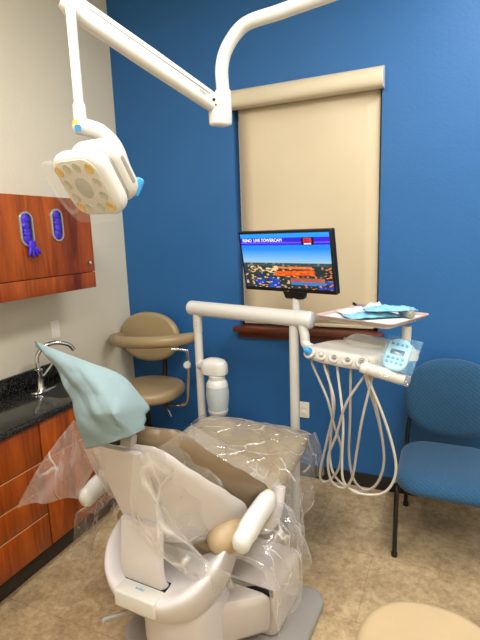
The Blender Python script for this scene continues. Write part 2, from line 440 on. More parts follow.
# roller shade
t = thing('roller_shade', 'cream roller shade pulled down over the window in blue wall', 'window shade', ((WX0+WX1)/2, 0, 2.59))
cx = (WX0+WX1)/2
prof = [(-.001, -.068), (-.001, .048)] + [(-.022-.058*math.sin(PI/2*k/8), -.008+.056*math.cos(PI/2*k/8)) for k in range(9)] + [(-.079, -.035), (-.074, -.056), (-.062, -.068)]
obj('cassette', MB().skin([[(x, a, 2.592+b) for a, b in prof] for x in (WX0-.012, WX1+.008)]), 'cassette', t, angle=50)
obj('end_cap', MB().skin([[(x, a*1.02, 2.592+b*1.02) for a, b in prof] for x in (WX1+.008, WX1+.013)]), 'white', t)
obj('end_cap', MB().skin([[(x, a*1.02, 2.592+b*1.02) for a, b in prof] for x in (WX0-.017, WX0-.012)]), 'white', t)
obj('shade_fabric', MB().grid(10, 20, lambda u, v: (WX0+.037+(WX1-WX0-.049)*u, .02+.003*math.sin(u*9+v*5), 1.10+v*1.46)), 'shade', t, solid=.0015)
obj('hem_bar', MB().box((cx, .02, 1.105), (WX1-WX0-.06, .012, .022), bevel=.004), 'shade', t)

# ------------------------------------------------------------------ ceiling lights (above the frame, real fixtures)
def light(name, loc, size, energy, color=(1, .965, .905), rot=(0, 0, 0)):
    l = bpy.data.lights.new(name, 'AREA'); l.shape = 'RECTANGLE'; l.size, l.size_y = size; l.energy = energy; l.color = color
    o = bpy.data.objects.new(name, l); COL.objects.link(o); o.location = loc; o.rotation_euler = rot; return o
for i, (x, y, e) in enumerate(((2.75, -1.25, 60), (1.25, -2.7, 62), (2.9, -3.4, 46))):
    q = thing('ceiling_light', ('recessed ceiling light panel nearest the window wall', 'recessed ceiling light panel over the sink counter', 'recessed ceiling light panel at the entrance side')[i], 'ceiling light', (x, y, ZC))
    fr = MB()
    for sx in (-1, 1): fr.box((x+sx*.31, y, ZC-.006), (.02, 1.24, .012)); fr.box((x, y+sx*.61, ZC-.006), (.64, .02, .012))
    obj('frame', fr, 'white', q); obj('diffuser', MB().box((x, y, ZC-.004), (.6, 1.2, .006)), 'lightlens', q)
    light('panel_lamp', (x, y, ZC-.02), (.58, 1.18), e)

# ------------------------------------------------------------------ upper cabinet with glove slots
UY0, UY1, UZ0, UZ1, UX = -2.35, -.742, 1.433, 1.955, .33
t = thing('wall_cabinet', 'cherry wood wall cabinet with two oval glove slots above the counter', 'cabinet', (0, (UY0+UY1)/2, UZ0))
obj('carcass', MB().box((UX/2-.01, (UY0+UY1)/2, (UZ0+UZ1)/2), (UX-.02, UY1-UY0, UZ1-UZ0), bevel=.002), 'wood', t)
dr = obj('door', MB().box((UX-.009, (UY0+UY1)/2, (1.530+UZ1)/2), (.018, UY1-UY0, UZ1-1.530), bevel=.003), 'wood', t)
obj('bottom_rail', MB().box((UX-.010, (UY0+UY1)/2, (UZ0+1.526)/2), (.018, UY1-UY0, 1.526-UZ0), bevel=.003), 'wood', t)
kb = MB().lathe([(.005, 0), (.005, .012), (.011, .016), (.013, .022), (.010, .028), (.0, .029)], frame_z((UX, -.80, 1.585), (1, 0, 0), (0, 0, 1)), 20)
obj('knob', kb, 'chrome', dr)
SL = [(-1.228, 1.785), (-1.018, 1.805)]
for y, z in SL:
    F = frame((UX, y, z), (0, 1, 0), (0, 0, 1), (1, 0, 0))
    rg = MB(); o1 = rrect(.086, .178, .043, 8); o2 = rrect(.066, .158, .033, 8)
    rg.skin([[F @ V((a, b, 0)) for a, b in o1], [F @ V((a, b, .006)) for a, b in o1], [F @ V((a*.97, b*.985, .008)) for a, b in o1], [F @ V((a, b, .008)) for a, b in o2], [F @ V((a, b, .001)) for a, b in o2]], (False, False))
    g = obj('slot_ring', rg, 'steel', dr)
    obj('slot_shade_plate', MB().prism(rrect(.070, .162, .034, 8), .0, .0016, 0, F), 'dark', g)  # dark plate on the solid door, painting the shade inside the slot

def glove(name, y, z, hang, label):
    F = frame((UX, y, z), (0, 1, 0), (0, 0, 1), (1, 0, 0))
    rnd = random.Random(hang*3+1)
    mb = MB()
    def blob(c, rx, ry, rz):
        r = bmesh.ops.create_icosphere(mb.bm, subdivisions=3, radius=1)
        for v in r['verts']:
            n = noise.noise(v.co * 2.3 + V((c[0]*50, c[1]*40, hang))) * .38
            v.co = F @ (V((v.co.x*rx, v.co.y*ry, v.co.z*rz)) * (1+n) + V(c))
    for k in range(4): blob((rnd.uniform(-.006, .006), .05-.034*k, .003), .024, .030, .010)
    if hang:
        blob((.012, -.085, .014), .024, .030, .011)
        for k, (dx, L) in enumerate(((-.02, .034), (.0, .042), (.02, .036), (.036, .022))):
            p0 = (.012+dx*.5, -.095, .014); p1 = (.012+dx*1.1, -.105-L*.5, .017); p2 = (.012+dx*1.3, -.105-L, .014)
            mb.tube([F @ V(p) for p in catmull((p0, p1, p2), 4)], [.009, .009, .0085, .008, .008, .0075, .007, .006, .003], 8)
    tag(obj(name, mb, 'glove', sub=0, angle=180), label, 'glove')
glove('nitrile_glove', *SL[0], 1, 'violet glove hanging out of the left oval slot of wall cabinet')
glove('nitrile_glove', *SL[1], 0, 'violet glove bunched inside the oval slot nearer the cabinet knob')

# ------------------------------------------------------------------ base cabinets, counter, faucet, outlets
FX = .44
def base_unit(y0, y1, seams, label, door=False):
    t = thing('base_cabinet', label, 'cabinet', (.2, (y0+y1)/2, 0), group=None)
    obj('carcass', MB().box((.214, (y0+y1)/2, .475), (.412, y1-y0-.002, .69)), 'wood', t)
    obj('toe_kick', MB().box((.196, (y0+y1)/2, .065), (.374, y1-y0, .13)), 'dark_toe', t)
    for a, b in zip(seams, seams[1:]):
        f = obj('door' if door else 'drawer', MB().box((FX-.01, (y0+y1)/2, (a+b)/2), (.02, y1-y0-.006, b-a-.006), bevel=.0025), 'wood', t)
        obj('edge_glint', MB().box((FX-.009, (y0+y1)/2, b-.0035), (.019, y1-y0-.008, .0022)), 'wood_glint', f)  # pale strip paints the glint on the gap's edge
base_unit(-2.15, -1.392, (.128, .318, .462, .607, .822), 'cherry wood drawer unit of four drawers under the granite counter')
base_unit(-1.388, -.725, (.128, .607, .822), 'cherry wood cabinet under the sink behind the plastic-draped chair', True)
ct = thing('countertop', 'black speckled granite countertop with backsplash along beige wall', 'countertop', (.23, -1.44, .822))
obj('slab', MB().box((.2315, -1.45, .841), (.459, 1.46, .038), bevel=.004), 'granite', ct)
obj('backsplash', MB().box((.0115, -1.45, .907), (.021, 1.46, .094), bevel=.003), 'granite', ct)
FB = V((.145, -1.085, .8602))
t = thing('sink_faucet', 'chrome gooseneck faucet with side lever on the granite counter', 'faucet', FB)
obj('deck_plate', MB().prism(sellipse(.085, .17, 2.4), 0, .008, .004, Matrix.Translation(FB+V((.02, -.0, 0)))), 'chrome', t)
obj('body', MB().lathe([(.027, .006), (.026, .012), (.021, .02), (.020, .11), (.023, .115), (.023, .125), (.012, .13)], Matrix.Translation(FB), 24), 'chrome', t)
obj('spout', MB().tube(catmull([FB+V(p) for p in ((0, 0, .12), (-.005, .0, .19), (.01, .03, .245), (.045, .09, .268), (.085, .16, .245), (.10, .19, .205))], 8), .0125, 14), 'chrome', t)
obj('lever', MB().tube([FB+V(p) for p in ((.02, .015, .085), (.045, .035, .12), (.075, .055, .17))], [.008, .009, .006], 10), 'chrome', t)
sk = MB().skin([[(.275+a*k, -.99+b*k, z) for a, b in rrect(.26, .34, .06)] for k, z in ((1, .8606), (.93, .861), (.90, .8604))], (False, True))
tag(obj('sink_bowl', sk, 'dark'), 'dark undermount sink bowl in the granite counter', 'sink')
def outlet(name, F, label):
    t = thing(name, label, 'outlet', F.to_translation())
    pl_ = obj('cover_plate', MB().prism(rrect(.072, .116, .008), 0, .006, .003, F), 'plate_beige', t)
    for s in (-1, 1): obj('socket', MB().prism(rrect(.034, .028, .01), .005, .0075, .001, F @ Matrix.Translation((0, s*.02, 0))), 'plate_beige', t)
outlet('wall_outlet', frame((0.001, -.79, 1.16), (0, 1, 0), (0, 0, 1), (1, 0, 0)), 'ivory duplex outlet on beige wall above the counter')
outlet('wall_outlet', frame((1.425, -0.001, .50), (1, 0, 0), (0, 0, 1), (0, -1, 0)), 'ivory outlet plate low on blue wall behind the dental chair')

# ------------------------------------------------------------------ assistant stool in the corner
A = V((.365, -.36, 0)); SZ = .685
t = thing('assistant_stool', 'tan vinyl assistant stool with curved body rest in the room corner', 'stool', A)
obj('seat', MB().prism(sellipse(.48, .48, 2.3), SZ-.075, SZ+.008, .036, Matrix.Translation(A+V((.03, 0, 0))), 6), 'tan_vinyl', t)
obj('seat_pan', MB().prism(sellipse(.3, .3), SZ-.1, SZ-.07, .008, Matrix.Translation(A)), 'black', t)
BF = frame((.265, -.13, .985), (1, 0, 0), (0, .12, 1), (0, -1, .12))
def disc(u, v):
    return None
obj('backrest', MB().prism(sellipse(.52, .37, 2.15), -.03, .035, .03, BF, 6), 'tan_vinyl', t)
arc = []; rr = []
for k in range(25):
    a = PI * (1.06 - 1.12 * k / 24)
    arc.append(V((.385 + .33 * math.cos(a), -.235 - .20 * math.sin(a), 1.012 + .02 * math.cos(a)))); rr.append(.042 * min(1, .55 + .9 * math.sin(PI * (k+.5) / 25)) )
obj('body_rest', MB().tube(arc, rr, 16, flat=1.0), 'tan_vinyl', t)
obj('body_rest_bracket', MB().tube(catmull([(.62, -.40, .975), (.70, -.36, .965), (.72, -.35, .93), (.715, -.36, .72), (.70, -.37, .60), (.64, -.38, .575), (.5, -.38, .575), (.40, -.36, .58)], 6), .011, 12), 'chrome', t)
obj('bracket_knob', MB().lathe([(0, -.018), (.022, -.016), (.026, -.008), (.026, .01), (.02, .018), (0, .02)], frame_z((.722, -.372, .865), (.35, -1, .1), (0, 0, 1)), 20), 'white', t)
obj('back_post', MB().tube(catmull([(.36, -.10, .90), (.36, -.10, .72), (.37, -.16, .60), (.39, -.3, .585)], 6), .02, 10), 'black', t)
obj('lift_lever', MB().tube(catmull([(.52, -.42, .60), (.60, -.46, .57), (.64, -.48, .53)], 4), .006, 8), 'chrome', t)
obj('gas_lift', MB().lathe([(.028, .1), (.028, .38), (.018, .385), (.018, .59)], Matrix.Translation(A), 20), 'black', t)
def star_base(t, A, r=.27, mat='black'):
    for k in range(5):
        a = 2*PI*k/5 + .3; d = V((math.cos(a), math.sin(a), 0))
        lg = obj('base_leg', MB().tube([A+V((0, 0, .115)), A+d*r*.5+V((0, 0, .10)), A+d*r+V((0, 0, .08))], [.026, .022, .016], 10), mat, t)
        F = frame_z(A+d*r+V((0, 0, .03)), (-d.y, d.x, 0), (0, 0, 1))
        obj('caster', MB().lathe([(0, -.022), (.024, -.02), (.03, -.012), (.03, .012), (.024, .02), (0, .022)], F, 16).tube([A+d*r+V((0, 0, .03)), A+d*r+V((0, 0, .085))], .008, 8), 'black', lg)
star_base(t, A, .25)

# ------------------------------------------------------------------ operator stool (foreground)
A = V((2.315, -1.775, 0)); t = thing('operator_stool', 'round light tan stool seat at the bottom edge in front of the blue chair', 'stool', A)
obj('seat', MB().prism(sellipse(.43, .43, 2.25, 64), .445, .525, .036, Matrix.Translation(A), 8), 'stool_tan', t)
obj('seat_pan', MB().prism(sellipse(.3, .3), .42, .45, .008, Matrix.Translation(A)), 'black', t)
obj('gas_lift', MB().lathe([(.028, .1), (.028, .3), (.018, .305), (.018, .43)], Matrix.Translation(A), 20), 'chrome', t)
star_base(t, A, .27, 'chrome')

# ------------------------------------------------------------------ blue guest chair
t = thing('guest_chair', 'blue fabric guest chair with black metal legs against the blue wall', 'chair', (2.35, -.42, 0))
bx0, bx1 = 2.105, 2.60; bc = (bx0+bx1)/2
def seatf():
    mb = MB(); out = []
    o = rrect(.505, .53, .13, 10)
    F = Matrix.Translation((bc+.0, -.462, 0))
    def zc(x, y, base): return base + .012 * (1-(x/.25)**2) - .05 * max(0, (-y-.13)/.14)**2 * .6
    n = 6; lv = []
    for k in range(n+1):
        a = PI/2*k/n; lv.append((.035*(1-math.sin(a)), .395+.035*(1-math.cos(a)), 0))
    for k in range(n+1):
        a = PI/2*(1-k/n); lv.append((.035*(1-math.sin(a)), .478-.035*(1-math.cos(a)), 1))
    for k in (.8, .55, .3): lv.append((k, .478, 2))
    rings = []
    for ins, z, md in lv:
        r = []
        for x, y in o:
            if md == 2: xx, yy = x*ins, y*ins
            else: xx, yy = x*(1-ins/.2525), y*(1-ins/.265)
            r.append(F @ V((xx, yy, z + (zc(xx, yy, 0) if md else 0.0*yy))))
        rings.append(r)
    mb.skin(rings); return mb
obj('seat', seatf(), 'blue_fabric', t, angle=60)
BF = frame((bc, -.15, .742), (1, 0, 0), (0, .16, 1), (0, -1, .16))
def backf():
    mb = MB(); rings = []
    o = [(x, y - .02*(1 if y < 0 else 0)*0) for x, y in sellipse(.50, .46, 2.35, 56)]
    for k, z in ((.0, -.03), (.6, -.03), (.9, -.027), (.97, -.015), (1, 0), (.98, .018), (.93, .03), (.8, .036), (.5, .040), (.2, .042)):
        rings.append([BF @ V((x*k, y*k, z + .055*((x*k)/.25)**2 + .0*y)) for x, y in o])
    mb.skin(rings); return mb
obj('backrest', backf(), 'blue_fabric', t, angle=60)
for sx, x in ((-1, bx0+.02), (1, bx1-.02)):
    obj('front_leg', MB().tube(catmull([(x-sx*.0+sx*.012, -.60, .40), (x+sx*.014, -.635, .38), (x+sx*.016, -.648, .34), (x+sx*.018, -.655, .012)], 5), .0125, 12).lathe([(.016, 0), (.017, .02), (.012, .03)], Matrix.Translation((x+sx*.018, -.655, 0)), 14), 'black', t)
    obj('back_leg', MB().tube(catmull([(x+sx*.012, -.60, .39), (x+sx*.012, -.30, .385), (x+sx*.01, -.20, .37), (x+sx*.008, -.165, .30), (x+sx*.004, -.135, .012)], 5), .0125, 12).lathe([(.016, 0), (.017, .02), (.012, .03)], Matrix.Translation((x+sx*.004, -.135, 0)), 14), 'black', t)
    obj('back_upright', MB().tube(catmull([(x+sx*.008, -.2, .38), (x+sx*.006, -.16, .44), (x, -.135, .56), (x-sx*.03, -.10, .72)], 5), .0115, 12), 'black', t)
    obj('side_glide', MB().ball((x+sx*.03, -.63, .42), .012), 'steel', t)
for yy in (-.56, -.25): obj('seat_rail', MB().box((bc, yy, .387), (.44, .024, .02), bevel=.004), 'black', t)

# ------------------------------------------------------------------ dental chair (local axes: +Y toward the feet)
CO = V((1.315, -1.2, 0)); CR = math.radians(-3.0)
ch = thing('dental_chair', 'pale grey reclining dental chair with taupe upholstery under clear plastic', 'dental chair', CO, CR, local=True)
CM = Matrix.Translation(CO) @ Euler((0, 0, CR)).to_matrix().to_4x4()
def CL(x, y, z): return CM @ V((x, y, z))
# base plate
obj('base_plate', MB().prism(rrect(.76, .62, .09), 0.0, .042, .016, Matrix.Translation((.15, -.165, 0))), 'plate', ch)
# pump box and lift-arm cover
bxr = MB()
bo = [(.40, -.20), (.40, .20), (.30, .28), (-.26, .28), (-.32, .20), (-.32, -.20)]
def rounded(poly, r, n=5):
    out = []; N = len(poly)
    for i in range(N):
        p = V(poly[i] + (0,)); a = V(poly[i-1] + (0,)) - p; b = V(poly[(i+1) % N] + (0,)) - p
        d = min(r, a.length*.45, b.length*.45); p0 = p + a.normalized()*d; p1 = p + b.normalized()*d
        for k in range(n+1):
            t_ = k/n; q = p0*(1-t_)**2 + p*2*t_*(1-t_) + p1*t_**2; out.append((q.x, q.y))
    return out
bx_ = MB().prism(rounded([(.415, -.215), (.415, .10), (-.15, .10), (-.15, -.215)], .05)[::1], .035, .272, .03, n=5)
obj('pump_cover', bx_, 'base_plastic', ch)
lf = MB()
lo_ = rounded([(.408, -.225), (-.15, -.225), (-.08, -.44), (.10, -.48), (.19, -.45)], .03)
rings = []
def ztop(x, y): return .268 + .02*max(0, (-y-.22)/.3)
def zbot(x, y): return .095 + .0*max(0, (-y-.22)/.3)
for ins, f in ((.03, 0.0), (.008, .04), (0, .12), (0, .8), (.006, .92), (.025, 1.0), (.08, 1.0)):
    r = []
    cxm = sum(p[0] for p in lo_)/len(lo_); cym = sum(p[1] for p in lo_)/len(lo_)
    for x, y in lo_:
        d = math.hypot(x-cxm, y-cym); k = 1-ins/d
        X, Y = cxm+(x-cxm)*k, cym+(y-cym)*k
        r.append((X, Y, zbot(X, Y)*(1-f)+ztop(X, Y)*f))
    rings.append(r)
lf.skin(rings)
la = obj('lift_arm_cover', lf, 'base_plastic', ch, angle=50)
obj('cover_seam', MB().box((.13, -.2195, .262), (.55, .007, .03), bevel=.002), 'dark', la)
obj('cover_lip', MB().tube(catmull([(.198, -.447, .10), (.198, -.449, .19), (.185, -.445, .275)], 4), .014, 10, flat=1.3), 'base_plastic', la)
obj('lower_shell', MB().prism(rounded([(.26, -.38), (.21, -.49), (.08, -.53), (-.06, -.50), (-.12, -.30), (.25, -.28)], .07)[::-1], .06, .32, .05, n=5), 'shell', ch)

# rear housing (boat shaped)
def housing():
    mb = MB(); n = 72; rings = []
    for k, z, rise in ((.25, .255, 0), (.50, .26, 0), (.68, .275, .1), (.83, .305, .25), (.93, .345, .5), (.985, .38, .8), (1.0, .40, .95), (.99, .415, 1.0), (.955, .424, 1.0), (.88, .426, .95), (.7, .424, .8), (.45, .425, .5), (.2, .43, .2)):
        r = []
        for i in range(n):
            a = 2*PI*i/n; c, s = math.cos(a), math.sin(a); p = 2.7
            x = .262*math.copysign(abs(c)**(2/p), c)*k; y = (.27 if s < 0 else .22)*math.copysign(abs(s)**(2/p), s)*k
            side = max(0, (abs(x)-.10)/.17); fwd = max(0, (y+.20)/.40)
            r.append((x+.03, -.35+y, z + rise*(.085*side**1.2 + .12*fwd)))
        rings.append(r)
    mb.skin(rings); return mb
hs = obj('rear_housing', housing(), 'shell', ch, angle=60)
obj('deck_panel', MB().prism(rounded([(-.075, -.622), (.115, -.622), (.115, -.48), (-.075, -.48)], .012), .36, .429, .008, n=3), 'white2', hs)
obj('deck_slot', MB().box((.02, -.53, .428), (.19, .05, .008), bevel=.003), 'dark', hs)
obj('maker_mark', text_mb('adec', .022, Matrix.Translation((.0, -.585, .4294))), 'key', hs)
obj('position_lever', MB().tube([(-.04, -.47, .25), (-.12, -.525, .225), (-.185, -.57, .21)], [.012, .012, .012], 10, flat=1.5).ball((-.185, -.57, .21), .013, .017, .013), 'grey', ch)

# upright strap from housing to back shell
def strap():
    mb = MB(); path = catmull([(-.51, .37), (-.545, .43), (-.555, .50), (-.545, .58), (-.525, .66)], 6); rings = []
    P = [V((0, a, b)) for a, b in [( -.505, .37), (-.550, .43), (-.566, .50), (-.560, .58), (-.545, .68)]]
    P = catmull(P, 6)
    for i, p in enumerate(P):
        tn = (P[min(i+1, len(P)-1)]-P[max(i-1, 0)]).normalized(); nrm = V((0, -tn.z, tn.y))
        wd = .20 - .01*i/len(P)
        rings.append([V((a+.012, 0, 0)) + p + nrm*(b + .02*(abs(a)/.1)**2*-1) for a, b in rrect(wd, .034, .015, 5)])
    mb.skin(rings); return mb
obj('back_strap', strap(), 'shell', ch, angle=60)

# backrest: shell + cushion; t from 0 (hips) to 1 (neck)
HW = [(0, .29), (.14, .325), (.3, .328), (.5, .30), (.68, .26), (.84, .215), (1.0, .165)]
def hw(t):
    for (a, b), (c, d) in zip(HW, HW[1:]):
        if t <= c:
            k = (t-a)/(c-a); k = k*k*(3-2*k)*.5 + k*.5; return b+(d-b)*k
    return HW[-1][1]
def bc_(t): return V((0, -.40 - .175*t, .545 + .50*t))       # centre line of the back shell
BN = V((0, -.50, -.175)).normalized()                         # backward normal (-y, slightly down)
def wrap(x, t): return V((0, 1, 0)) * (.235 * (abs(x)/.30)**2 * (1-.55*t)) + V((0, 0, .0))
def backshell(off0, off1, grow, t0, t1, mb=None, rows=18, cols=20, edge=.02):
    mb = mb or MB(); rings = []
    for i in range(rows+1):
        tt = t0+(t1-t0)*i/rows; w_ = hw(max(0, min(1, tt)))+grow
        e = min(1, (i/rows)/.08+.0, (1-i/rows)/.08); e = math.sqrt(max(0, 1-(1-e)**2)) if e < 1 else 1
        e = max(e, .05)
        w_ *= (.9+.1*e)
        r = []
        for a, b in rrect(2*w_, abs(off1-off0)*e, abs(off1-off0)*e*.48, 5):
            pass
        th = abs(off1-off0)*e; mid = (off0+off1)/2
        for k in range(cols+1):
            x = -w_+2*w_*k/cols; q = 1-(abs(x)/w_)**6; q = max(q, 0)**.5
            r.append(bc_(tt)+V((x, 0, 0))+wrap(x, tt)+BN*(mid+th/2*max(q, .06)))
        for k in range(cols, -1, -1):
            x = -w_+2*w_*k/cols; q = 1-(abs(x)/w_)**6; q = max(q, 0)**.5
            r.append(bc_(tt)+V((x, 0, 0))+wrap(x, tt)+BN*(mid-th/2*max(q, .06)))
        rings.append(r)
    mb.skin(rings); return mb
obj('back_shell', backshell(.02, .062, -.012, .02, .99), 'shell', ch, angle=60)
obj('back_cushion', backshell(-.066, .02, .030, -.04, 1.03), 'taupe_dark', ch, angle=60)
obj('back_panel', MB().skin([[bc_(tt)+V((a, 0, 0))+BN*(.064+b-.06*(abs(a)/.3)**2) for a, b in rrect(wd, .016, .007)] for tt, wd in ((.16, .19), (.22, .198), (.6, .215), (.9, .225), (.97, .22))]), 'shell', ch)
hb = obj('headrest_bracket', MB().box(bc_(1.0)+BN*.03+V((0, 0, .005)), (.14, .035, .045), (-.3, 0, 0), .008).tube([bc_(1.0)+BN*.02, bc_(1.15)+BN*.02], .03, 12, flat=.4), 'grey', ch)
obj('bracket_clip', MB().box(bc_(1.02)+BN*.052, (.05, .012, .022), (-.3, 0, 0), .003), 'dark', hb)
# headrest cushion
HF = frame(bc_(1.24)+BN*.015, (1, 0, 0), (0, -.45, .9), (0, .9, .45))
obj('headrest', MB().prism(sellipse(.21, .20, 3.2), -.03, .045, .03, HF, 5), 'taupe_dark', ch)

# seat + leg rest cushion
def seat():
    mb = MB(); rings = []
    st = [(-.36, .25, .52), (-.34, .29, .535), (-.25, .315, .56), (-.05, .325, .585), (.15, .325, .61), (.34, .335, .652), (.46, .33, .663), (.515, .315, .66), (.535, .285, .65)]
    for y, hwid, zt in st:
        th = .085 if -.33 < y < .51 else .055
        o = rrect(2*hwid, th, th*.46, 6)
        rings.append([V((a, y, zt-th/2 + b + (.012*(1-(a/hwid)**2) if b > 0 else 0) - .03*(max(0, -y-.0)/.36)*0)) for a, b in o])
    mb.skin(rings); return mb
obj('seat_cushion', seat(), 'taupe', ch, angle=60)
obj('seat_frame', MB().skin([[(a, y, zz+b) for a, b in rrect(w_, .07, .03)] for y, w_, zz in ((-.36, .46, .46), (-.1, .52, .495), (.25, .5, .53), (.46, .42, .55))]), 'shell', ch)
obj('seat_support', MB().prism(rrect(.34, .42, .08), .25, .50, .02, Matrix.Translation((0, -.05, 0))), 'base_plastic', ch)
for sx in (-1, 1):
    ar = MB().tube(catmull([(sx*.375, -.45, .62), (sx*.375, -.34, .645), (sx*.374, -.24, .655), (sx*.372, -.15, .65)], 6), [.028]+[.045]*3+[.05]*12+[.046]*2+[.03], 18, flat=.78, up=(0, 0, 1))
    am = obj('armrest', ar, 'white', ch, angle=70)
    obj('arm_post', MB().tube(catmull([(sx*.37, -.05, .65), (sx*.365, -.08, .56), (sx*.33, -.10, .48), (sx*.22, -.10, .46)], 5), .03, 12), 'shell', am)
obj('hip_pad', MB().ball((.25, -.30, .555), .075, .11, .075), 'stool_tan', ch)

# ------------------------------------------------------------------ paper bib over the headrest
rows = [  # (left .. right) surveyed points, top ridge to bottom hem: (px, py, plane y)
 [(35,341,-1.86),(62,352,-1.87),(92,363,-1.88),(122,376,-1.87),(149,405,-1.83)],
 [(46,357,-1.88),(68,366,-1.91),(94,378,-1.925),(122,392,-1.905),(150,409,-1.835)],
 [(60,378,-1.895),(78,386,-1.935),(99,396,-1.95),(124,406,-1.925),(149,414,-1.84)],
 [(72,402,-1.905),(86,407,-1.945),(104,414,-1.96),(126,419,-1.93),(148,420,-1.85)],
 [(79,428,-1.905),(92,431,-1.94),(109,431,-1.955),(128,429,-1.93),(147,425,-1.86)],
 [(85,449,-1.90),(97,447,-1.93),(113,442,-1.945),(131,436,-1.925),(146,429,-1.865)]]
G = [[at(*q) for q in r] for r in rows]
Gc = [catmull(r, 10) for r in G]
cols_ = [catmull([Gc[i][j] for i in range(len(Gc))], 10) for j in range(len(Gc[0]))]
pb = MB(); NI, NJ = len(cols_)-1, len(cols_[0])-1
FOLDS = [((.45, 0), (.92, 1), .016, .16), ((.78, 0), (.5, 1), -.012, .13), ((.1, .75), (1, .42), .012, .2), ((.62, .1), (1, .8), .012, .12), ((0, .3), (.5, .9), -.010, .15)]
def folds(u, v):
    d = 0
    for (a, b), (c, e), amp, wd in FOLDS:
        L2 = (c-a)**2+(e-b)**2; k = max(0, min(1, ((u-a)*(c-a)+(v-b)*(e-b))/L2))
        d += amp*max(0, 1-math.hypot(u-a-k*(c-a), v-b-k*(e-b))/wd)
    return d
def pf(u, v):
    p = cols_[round(u*NI)][round(v*NJ)]
    e = math.sin(PI*min(1, v*1.0))*.8+.2
    return p + V((-.2, -.9, .3)) * (.010*noise.noise(p*7) + 1.3*folds(u, v) + .014*abs(noise.noise(p*13+V((1, 7, 2)))))*e
pb.grid(NI, NJ, pf)
# the half of the sheet that falls over the far side of the headrest
def pf2(u, v):
    p = cols_[round(u*NI)][0]; e0 = pf(u, 0)
    k = math.sin(PI*min(1, u*1.02)); return e0 + V((-.06*u, .12*k, -.13*k-.02))*v + V((0, .03, .01))*math.sin(PI*v)*k
pb.grid(NI, 8, pf2)
bmesh.ops.remove_doubles(pb.bm, verts=pb.bm.verts[:], dist=.0005)
tag(obj('paper_bib', pb, 'paper', angle=35, solid=.0008), 'pale aqua paper bib draped to a point over the dental chair headrest', 'bib')

# ------------------------------------------------------------------ clear plastic covers on the chair
def crumple(p, a, s=7.0, off=0.0):
    q = p*s + V((off, off*1.7, off*.6))
    n = noise.noise(q*.7); r = 1-abs(noise.noise(q*.9+V((5, 2, 9))))*2.2
    return a*(1.2*n + .6*r)
def lerp(a, b, t): return a+(b-a)*t
cv = thing('backrest_plastic_cover', 'clear crinkled plastic sleeve hanging off both sides of the dental chair backrest', 'plastic cover', CL(0, -.5, .8))
# rear right: follows the back shell, then falls off it to a loose hem
def rr_(u, v):
    # u: along from neck (0) to hip (1) ; v: from cushion edge (0) inward/down to hem (1)
    tt = 1.0-.93*u
    xe = hw(tt)+.048
    a = bc_(tt)+V((xe, 0, 0))+wrap(xe, tt)+BN*(-.07)
    x2 = lerp(.10, .16, u)
    b = bc_(tt)+V((x2, 0, 0))+wrap(x2, tt)+BN*.085
    hem = V((lerp(.03, .42, u**1.1), lerp(-.60, -.33, u**1.3), lerp(.70, .405, min(1, u*1.6))+.0*u))
    if v < .45:
        k = v/.45; p = lerp(a, b, k) + BN*(.045*math.sin(PI*k))
    else:
        k = (v-.45)/.55; p = lerp(b, hem, k)+V((.02, -.05, 0))*math.sin(PI*k)*.8
    e = .35+.65*v
    p = CM @ p
    return p + (CM.to_3x3() @ V((.5, -.8, .2)))*crumple(p, .017*e, 10, 1.0)
obj('right_drape', MB().grid(44, 44, rr_), 'film', cv, angle=50, normals=False)
def lf_(u, v):
    # loose flap on the left shoulder
    top = lerp(at(74, 420, -1.74), at(106, 452, -1.80), u)
    bot = lerp(at(18, 507, -1.70), at(80, 497, -1.72), u)
    p = lerp(top, bot, v) + V((-.015, .02, .02))*math.sin(PI*v)*(1-.5*u)
    p += V((.3, -.9, .1))*(.022*math.sin(u*11+v*2.5)*v*(1-.3*v)) 
    return p + V((.3, -.9, .2))*crumple(p, .010, 9, 4.0)
obj('left_drape', MB().grid(36, 36, lf_), 'film', cv, angle=50, normals=False)
def lb_(u, v):
    a = at(68+20*u, 430+22*u, -1.80)
    b = at(103+12*u, 470+28*u, -1.72)
    p = lerp(a, b, v)+V((.3, -.9, .1))*.03*math.sin(PI*v)
    return p + V((.3, -.9, .2))*crumple(p, .008, 9, 6.0)
sh = MB().grid(20, 20, lambda u, v: (lambda p: CM @ p + V((.2, -.9, .2))*crumple(CM @ p, .006, 9, 2.0))(bc_(.98-.55*v)+V((-hw(.98-.55*v)*lerp(1.04, .35, u), 0, 0))+wrap(hw(.98-.55*v)*lerp(1.04, .35, u), .98-.55*v)+BN*(.075+.02*math.sin(PI*u))))
obj('shoulder_wrap', sh, 'film', cv, angle=50, normals=False)

